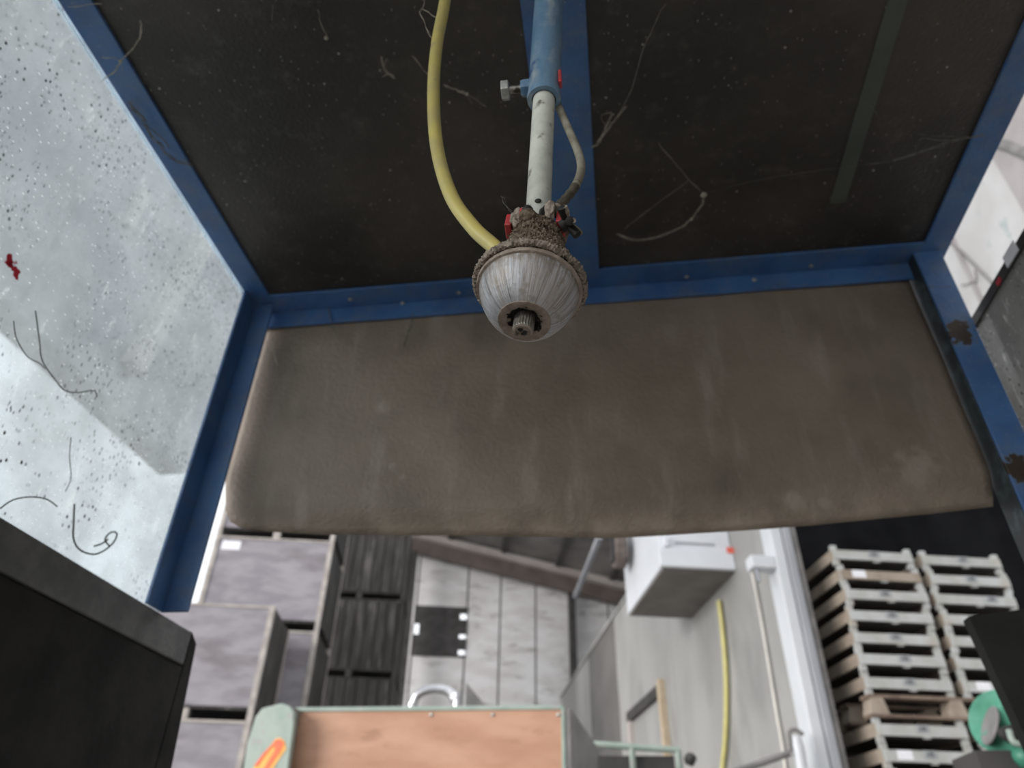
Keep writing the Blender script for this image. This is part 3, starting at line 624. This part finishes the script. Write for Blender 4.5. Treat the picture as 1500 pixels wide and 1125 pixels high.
# ================================================================== POTATO BOXES (left)
def big_box(xr, yb, z, wd, dp, ht, label, mats, slats=False, sticker=False, group='wooden potato boxes'):
    pm_, tm_ = mats
    t = thing('potato_box', wld(xr-wd/2, yb, z), label, 'box', group, BA)
    hw = wd/2; f = .13
    if slats:
        MB().box(-hw+.05, hw-.05, .022, .03, f, ht-.03).build('light_stop', M_BLACK, t, keep=False)  # black sheet added to stop sky showing between the slats
        n = 8
        for i in range(n):
            a = -hw+.06+(wd-.12)*i/n; b = a+(wd-.12)/n-.02
            MB().box(a, b, 0, .02, f, ht-.02).build('slat', pm_, t, keep=False)
            MB().box(hw-.02, hw, .05+(dp-.1)*i/n, .05+(dp-.1)*(i+1)/n-.02, f, ht-.02).build('slat', pm_, t, keep=False)
    else:
        MB().box(-hw+.05, hw-.05, .004, .02, f, ht-.01).build('front_panel', pm_, t, keep=False)
        MB().box(hw-.02, hw-.004, .05, dp-.05, f, ht-.01).build('side_panel', M_SHADEBOX, t, keep=False)  # right side coloured dark because it lies in shade
    MB().box(-hw+.004, -hw+.02, .05, dp-.05, f, ht-.01).build('side_panel', pm_ if not slats else M_SHADEBOX, t, keep=False)
    MB().box(-hw+.05, hw-.05, dp-.02, dp-.004, f, ht-.01).build('back_panel', pm_, t, keep=False)
    MB().box(-hw, hw, 0.01, dp-.01, f-.03, f).build('base_board', M_SHADEBOX, t, keep=False)
    for sx in (-1, 1):
        for y0 in (-.012, dp-.05):
            MB().box(sx*hw-(.055 if sx > 0 else .0), sx*hw+(.0 if sx > 0 else .055), y0, y0+.062, .0, ht).build('corner_post', tm_, t, keep=False)
    for xx in (-.04,): MB().box(xx, xx+.09, 0, .1, 0, f-.03).build('foot_block', tm_, t, keep=False)
    MB().box(-hw+.05, hw-.05, -.006, .02, ht-.03, ht-.005).build('top_rim', tm_, t, keep=False)
    if sticker: MB().box(-hw+.10, -hw+.34, -.001, .003, ht-.19, ht-.07).build('paper_label', M_PAPER, t, keep=False)
PIT = 1.2; W1 = 1.55
xr1 = onyb(488, 800, 9.3).x
nm5 = ['lowest', 'second lowest', 'third', 'fourth', 'top']
for k in range(5):
    big_box(xr1, 9.3, FL+k*PIT, W1, 1.2, PIT, 'grey plywood potato box with pale corner posts, %s of the tall stack' % ['lowest', 'second lowest', 'middle', 'second highest', 'topmost'][k], (M_PLYBOX, M_BOXWOOD), sticker=(k == 3))
xr2 = onyb(401, 900, 8.2).x
for k in range(3):
    big_box(xr2, 8.2, FL+k*PIT*.985, 1.4, .98, PIT*.985, 'grey plywood potato box, %s of the shorter stack standing in front' % ['lowest', 'middle', 'top'][k], (M_PLYBOX, M_BOXWOOD))
xr3 = onyb(600, 800, 11.6).x
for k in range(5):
    big_box(xr3, 11.6, FL+k*PIT, 1.45, 1.2, PIT, 'slatted potato box darkened for shade, %s of the shaded stack near the far wall' % ['lowest', 'second lowest', 'middle', 'second highest', 'topmost'][k], (M_SHADEBOX, M_SHADEBOX), slats=True, group='dark slatted boxes')

# ================================================================== COLD STORE WALL FITTINGS
cu = thing('wall_cabinet', wld(1.85, 5.7, 3.29), 'white enamel cabinet mounted high on the cold store wall', 'cabinet', rz=BA)
cz = 3.285
MB().box(1.56, WX-.002, 5.13, 6.31, cz+.012, 4.3).build('body', M_CAB, cu, frame='B', bevel=.01)
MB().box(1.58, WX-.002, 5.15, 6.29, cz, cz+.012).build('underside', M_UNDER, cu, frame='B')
MB().box(1.545, WX-.002, 5.10, 5.14, cz+.006, cz+.16).build('front_lip', M_CAB, cu, frame='B', bevel=.008)
MB().box(1.59, 1.63, 5.09, 5.14, cz+.165, cz+.24).build('catch', M_CAB, cu, frame='B', bevel=.006)
p = onyb(1075, 806, 5.095); MB().box(p.x-.055, p.x+.055, 5.093, 5.1, p.z-.025, p.z+.022).build('red_label', M_REDLAB, cu, frame='B')
MB().box(1.69, 2.0, 5.118, 5.13, cz+.205, cz+.215).build('seam', M_GCLAD, cu, frame='B')
p = onyb(907, 808, 6.0)
pu = thing('pulley_block', wld(*p), 'rusty brown pulley block hanging beside the white wall cabinet', 'pulley', rz=BA)
m = MB(); m.tube([wld(p.x-.05, 6.0, p.z), wld(p.x+.05, 6.0, p.z)], .15, 20); m.build('wheel', M_RUST, pu, smooth=True, bevel=.01)
MB().box(p.x-.07, p.x-.055, 5.96, 6.04, p.z-.1, p.z+.9).build('hanger', M_DARKST, pu, frame='B')
MB().box(p.x+.055, p.x+.07, 5.96, 6.04, p.z-.1, p.z+.9).build('hanger', M_DARKST, pu, frame='B')
# yellow hose, white cable, white fittings on the wall
ps = [onxb(px, py, WX-.03) for px, py in ((1053, 880), (1058, 920), (1063, 980), (1064, 1040), (1062, 1090), (1058, 1140), (1060, 1250))]
tag(MB().tube([wld(*q) for q in smoothpath(ps, 6)], .019, 12).build('wall_hose', M_YHOSE, smooth=True), 'yellow hose hanging down the grey cold store wall', 'hose')
ps = [onxb(px, py, WX-.02) for px, py in ((1101, 835), (1112, 890), (1124, 960), (1137, 1040), (1147, 1098), (1160, 1200))]
tag(MB().tube([wld(*q) for q in smoothpath(ps, 4)], .011, 8).build('wall_cable', M_CREAM, smooth=True), 'cream cable running down the cold store wall beside its corner post', 'cable')
p = onyb(1106, 826, 4.42)
jb = thing('junction_box', wld(*p), 'small white junction box on the corner post of the cold store', 'box', rz=BA)
MB().box(p.x-.04, 2.1035, 4.37, 4.48, p.z-.04, p.z+.045).build('body', M_WHITE, jb, frame='B', bevel=.008)
MB().tube([wld(p.x-.005, 4.40, p.z-.035), wld(p.x-.005, 4.40, p.z-.13)], .013, 10).build('cable_gland', M_GCLAD, jb, smooth=True)
p = onyb(1168, 1090, 4.3)
wv = thing('pipe_valve', wld(*p), 'white plastic valve at the foot of the corner post', 'valve', rz=BA)
MB().tube([wld(p.x, 4.3, p.z-.16), wld(p.x, 4.3, p.z-.02), wld(p.x, 4.3, p.z+.04)], [.03, .034, .026], 14).build('body', M_WHITE, wv, smooth=True)
MB().tube(smoothpath([wld(p.x-.045, 4.3, p.z-.04), wld(p.x-.04, 4.3, p.z+.05), wld(p.x+.0, 4.3, p.z+.075), wld(p.x+.045, 4.3, p.z+.05)], 6), .012, 8).build('handle', M_GREY, wv, smooth=True)
a = onyb(1160, 1102, 4.3); b = onyb(1085, 1128, 4.3); a2 = wld(*a); b2 = wld(*b)
tag(MB().tube([a2+(b2-a2)*.05, b2+(b2-a2)*.5], .018, 10).build('pipe', M_GREY, smooth=True), 'grey metal pipe leading left from the white valve', 'pipe')
# hatch frame on wall
a = onxb(968, 1010, WX-.02); b = onxb(921, 1051, WX-.02)
hf = thing('hatch_frame', wld(*a), 'timber hatch frame with dark head on the cold store wall', 'frame', rz=BA)
MB().box(WX-.05, WX-.002, a.y, b.y, a.z-.05, a.z+.05).build('head', M_DARKST, hf, frame='B')
MB().box(WX-.06, WX-.002, a.y-.09, a.y+.0, a.z-1.6, a.z+.08).build('jamb', M_WOODP, hf, frame='B')
MB().box(WX-.05, WX-.002, b.y-.12, b.y, a.z-1.6, a.z-.05).build('jamb', M_PURLIN, hf, frame='B')

# ================================================================== HOPPER with plywood front
HY = 3.2
a = ony(440, 1037, HY); b = ony(826, 1035, HY); zt = (a.z+b.z)/2
hp_ = thing('hopper', ((a.x+b.x)/2, HY, FL), 'green steel hopper with an orange brown plywood front board', 'hopper')
MB().box(a.x, b.x-.012, HY, HY+.018, 1.2, zt-.012).build('front_board', M_ORPLY, hp_)
MB().box(a.x-.02, b.x-.004, HY-.006, HY+.03, zt-.014, zt+.004).build('top_edge', M_GREEN, hp_, bevel=.003)
MB().box(b.x-.012, b.x+.002, HY-.006, HY+.03, 1.2, zt).build('edge_strip', M_GREEN, hp_, bevel=.002)
for px in (632, 722, 818):
    p = ony(px, 1047, HY); MB().blobm((p.x, HY-.002, p.z), .008, .1, 1, 2, (1, .5, 1)).build('screw', M_SCREW, hp_, smooth=True)
# end plate (pale green, rounded top) standing proud of the board
y2 = HY-.10
pp = [ony(px, py, y2) for px, py in ((345, 1200), (362, 1090), (374, 1050), (384, 1037), (400, 1033), (412, 1030), (424, 1034), (430, 1044), (430, 1062), (421, 1130), (414, 1200))]
MB().prism(pp, (0, .03, 0)).build('end_plate', M_GREEN, hp_, bevel=.004, label='pale green end plate with orange sticker')
pe = hp_.children[-1]
MB().box(ony(430, 1060, y2).x-.02, a.x+.004, y2+.03, HY+.02, 1.2, zt-.01).build('end_post', M_UNDER, hp_)
pp = [ony(px, py, y2-.002) for px, py in ((371, 1125), (366, 1140), (392, 1140), (404, 1119), (419, 1097), (417, 1086), (411, 1081), (404, 1082), (398, 1090), (388, 1101))]
MB().prism(pp, (0, .002, 0)).build('sticker', M_STICK2, pe)
pp = [ony(px, py, y2-.004) for px, py in ((404, 1084), (411, 1083), (416, 1088), (412, 1098), (398, 1118), (390, 1130), (384, 1130), (392, 1116), (403, 1098), (400, 1092), (388, 1106), (378, 1122), (372, 1122), (385, 1104), (397, 1092))]
MB().prism(pp, (0, .002, 0)).build('sticker_mark', M_STICK1, pe)
# receding grey side of the hopper
c0 = ony(828, 1038, HY); c1 = ony(870, 1096, HY+.75)
MB().hexa([(c0.x+.004, HY, 1.1), (c0.x+.02, HY, 1.1), (c1.x+.02, HY+.75, 1.1), (c1.x, HY+.75, 1.1), (c0.x+.004, HY, zt-.005), (c0.x+.02, HY, zt-.005), (c1.x+.02, HY+.75, c1.z), (c1.x, HY+.75, c1.z)]).build('side_board', M_GREY, hp_)
MB().box(a.x+.02, b.x-.05, HY+.7, HY+.73, 1.2, 1.7).build('back_board', M_GREY, hp_)
for xx in (a.x+.02, b.x-.08):
    for yy in (HY+.03, HY+.62): MB().box(xx, xx+.06, yy, yy+.06, FL, 1.3).build('leg', M_GREEN, hp_)
# green guard rail right of hopper
gr = thing('guard_rail', (.15, 4.1, FL), 'pale green steel guard rail to the right of the hopper', 'rail')
r0 = ony(868, 1090, 4.1); r1 = ony(996, 1099, 4.1)
MB().tube([r0, r1], .016, 12).build('top_rail', M_GREEN, gr, smooth=True)
for px in (926, 993):
    p = r0+(r1-r0)*((px-868)/128); MB().tube([p, Vector((p.x, p.y, FL))], .016, 12).build('rail_post', M_GREEN, gr, smooth=True)
MB().box(r0.x+.02, r1.x-.03, 4.13, 4.16, 1.25, r0.z-.05).build('infill_sheet', M_DARKST, gr)
p = ony(1008, 1112, 4.1); MB().blobm((p.x+.01, 4.1, p.z), .03, .3, 4, 2).build('rail_clamp', M_DARKST, gr)
# bright pipe bend behind the hopper
ps = [ony(px, py, 4.45) for px, py in ((600, 1075), (604, 1040), (612, 1018), (632, 1010), (655, 1012), (666, 1026), (668, 1060))]
ps = [Vector((ps[0].x, 4.45, FL))]+ps+[Vector((ps[-1].x, 4.45, FL))]
tag(MB().tube(smoothpath(ps, 8), .026, 14).build('pipe_bend', M_CHROME, smooth=True), 'bright metal pipe bend rising behind the plywood hopper', 'pipe')
g0 = ony(683, 1000, 4.6); g1 = ony(712, 1034, 4.6); g2 = ony(683, 1060, 4.6)
tag(MB().prism([g0, g1, Vector((g1.x, 4.6, FL)), Vector((g0.x, 4.6, FL))], (0, .04, 0)).build('deflector_plate', M_GREY), 'dark slanting metal plate behind the hopper', 'plate')

# ================================================================== GREEN MOTOR (right)
gy = 2.6; c = ony(1478, 1078, gy)
gm = thing('green_motor', (c.x, gy, FL), 'green painted motor and gearbox at the lower right before the trays', 'motor')
MB().tube([ony(1452, 1050, gy), ony(1462, 1056, gy), ony(1500, 1075, gy+.1)], [.06, .095, .10], 24).build('gear_housing', M_MOTOR, gm, smooth=True, bevel=.006)
MB().tube([ony(1448, 1062, gy-.02), ony(1453, 1064, gy-.02)], [.06, .06], 24).build('flange', M_GREY, gm, smooth=True, bevel=.004)
MB().tube(smoothpath([ony(1478, 1070, gy-.12), ony(1484, 1086, gy-.13), ony(1498, 1090, gy-.13), ony(1515, 1082, gy-.12)], 6), .009, 8).build('handle', M_GREEN, gm, smooth=True)
MB().blobm(ony(1486, 1076, gy-.09), .035, .2, 3, 2, (1.3, .4, .8)).build('cover_opening', M_BLACK, gm, smooth=True)
q0 = ony(1470, 1130, gy); MB().box(q0.x-.08, q0.x+.3, gy-.05, gy+.15, FL, q0.z+.05).build('pedestal', M_DARKST, gm)
MB().blobm(ony(1500, 1108, gy-.05), .035, .2, 8, 2).build('junction_cover', M_MOTOR, gm, smooth=True)

# ================================================================== COBWEBS AND GRIME
def web(lines, z, label, mat=M_WEB, knots=(), r=.0006, plane='z'):
    fn = {'z': onz, 'y': ony, 'x': onx}[plane]; m = MB()
    for ln in lines:
        rr = r; pts = ln
        if isinstance(ln[0], (int, float)): rr = ln[0]; pts = ln[1:]
        P = [fn(px, py, z) for px, py in pts]
        P = smoothpath(P, 4) if len(P) > 2 else P
        P = [p + Vector((random.uniform(-1, 1), random.uniform(-1, 1), random.uniform(-1, 1)))*rr*.7 for p in P]
        for k_ in range(4 if rr > .0007 else 2):
            o_ = Vector((random.uniform(-1, 1), random.uniform(-1, 1), random.uniform(-.5, .5)))*rr*2.2
            m.tube([p + o_*math.sin(i_*.8+k_) + Vector((random.uniform(-1, 1), random.uniform(-1, 1), 0))*rr*.9 for i_, p in enumerate(P)], [rr*random.uniform(.12, .5) for _ in P], 4)
    for px, py, kr in knots: m.blobm(fn(px, py, z), kr, .5, px, 2)
    o = m.build('cobweb', mat, smooth=True); return tag(o, label, 'cobweb', 'cobwebs in the hood')
zc = ZT-.012
web([(.0012, (1440, 197), (1400, 206), (1365, 217), (1310, 236)), (.0007, (1440, 197), (1385, 206), (1352, 203), (1345, 212), (1338, 224), (1312, 235)), (.0005, (1420, 200), (1370, 200), (1345, 196)), (.0004, (1310, 236), (1295, 205), (1280, 160), (1245, 145))], zc, 'wide dusty cobweb stretched from the right blue beam', M_WEBF, r=.0007)
web([(.0004, (1310, 236), (1240, 245), (1130, 260), (1040, 282))], zc, 'faint long cobweb thread across the right top sheet', M_WEBF)
web([(.0011, (868, 217), (876, 209), (889, 186), (897, 166)), (.0009, (876, 209), (893, 184), (905, 172), (916, 155)), (.0006, (889, 186), (880, 170), (895, 165)), (.0005, (905, 172), (925, 130), (940, 80), (952, 50), (966, 20), (975, 5))], zc, 'tangled cobweb tuft on the right edge of the blue crossbar', M_WEB)
web([(.0006, (965, 210), (985, 235), (1010, 264), (1030, 282)), (.0010, (1031, 290), (1026, 303), (1013, 321), (990, 337), (955, 349), (930, 352), (905, 342)), (.0004, (1010, 264), (960, 300), (915, 335))], zc, 'curved cobweb with a pale knot on the right top sheet', M_WEB, knots=((1031, 286, .0045), (1013, 321, .0022)))
web([(.0008, (206, 30), (206, 52), (197, 68), (184, 82), (176, 92), (168, 104), (150, 118)), (.0006, (176, 92), (165, 84), (150, 84)), (.0006, (100, 10), (125, 8), (150, 6)), (.0005, (178, 90), (180, 106))], zc-.01, 'star shaped cobweb over the left blue beam', M_WEB, knots=((176, 90, .0022),))
web([(.0018, (192, 150), (203, 165), (212, 182), (228, 205), (240, 220), (262, 236), (282, 243)), (.001, (212, 182), (236, 200), (248, 216))], zc, 'woolly dust web lying along the left blue beam', M_WEBF)
web([(.0008, (605, 82), (618, 100), (630, 112)), (.0010, (650, 124), (668, 132), (684, 138)), (.0005, (684, 138), (700, 148), (712, 156)), (.0005, (684, 138), (692, 152))], zc-.02, 'short dusty cobweb behind the bend of the yellow hose', M_WEB, knots=((684, 138, .0024),))
web([(.0006, (640, 26), (628, 18), (617, 14), (616, 20), (624, 40), (634, 57)), (.0005, (617, 14), (622, 4), (618, -6))], .33, 'thin cobweb loop beside the top of the yellow hose', M_WEB, plane='y')
web([(.0010, (558, 84), (562, 98), (568, 108), (578, 114)), (.0007, (562, 98), (566, 88)), (.0006, (568, 108), (560, 112))], zc, 'pale cobweb wisp on the left top sheet', M_WEB)
web([(.0006, (466, 14), (470, 34), (478, 54)), (.0004, (400, 8), (398, 30))], zc, 'faint cobweb wisp near the top left of the top sheet', M_WEB, knots=((478, 56, .0026),))
web([(.0012, (604, 458), (602, 478), (596, 496), (590, 512)), (.0008, (602, 478), (610, 486), (622, 490))], .966, 'pale web tuft hanging on the flap under the rear beam', M_WEBF, plane='y')
web([(.0011, (484, 432), (482, 460), (488, 482), (500, 500)), (.0006, (488, 482), (512, 505))], .966, 'grey web streak on the left end of the rear beam', M_WEBF, plane='y')
web([(.0008, (398, 500), (402, 520), (406, 535)), (.0006, (398, 512), (385, 520), (372, 530))], .94, 'small cobweb by the left rear post', M_WEB, plane='y')
web([(.0006, (1268, 430), (1300, 420), (1340, 420), (1395, 420)), (.0006, (1268, 430), (1255, 445), (1245, 455))], .94, 'cobweb thread across the right end of the flap', M_WEBF, plane='y')
web([(.0005, (735, 288), (744, 305), (750, 312))], .33, 'single cobweb thread at the sprayer clamp', M_WEBF, plane='y')
def strand(lines, label, r=.0006):
    m = MB()
    for ln in lines:
        P = smoothpath([onx(px, py, -.6385) for px, py in ln], 5)
        m.tube(P, r, 5)
    tag(m.build('grime_strand', M_HAIR), label, 'strand', 'grime strands on the left pane')
strand([[(20, 470), (24, 495), (40, 522), (58, 532), (66, 540)]], 'dark hair like strand at the left edge of the dirty pane')
strand([[(52, 455), (58, 500), (62, 528), (80, 555), (95, 572), (115, 575), (138, 572), (142, 582)]], 'long dark curved strand across the middle of the dirty pane', .0007)
strand([[(0, 745), (20, 732), (48, 728), (70, 732), (84, 742)]], 'arched dark strand above the grey rail', .0008)
strand([[(109, 738), (108, 765), (108, 790), (118, 806), (138, 812), (156, 804), (168, 792), (171, 781), (162, 780), (154, 790), (160, 800)], [(138, 800), (150, 796), (158, 790)]], 'curled dark strand looping near the bottom of the dirty pane', .0011)
strand([[(104, 640), (102, 670), (104, 700), (96, 720)]], 'straight dark strand low on the dirty pane', .0005)
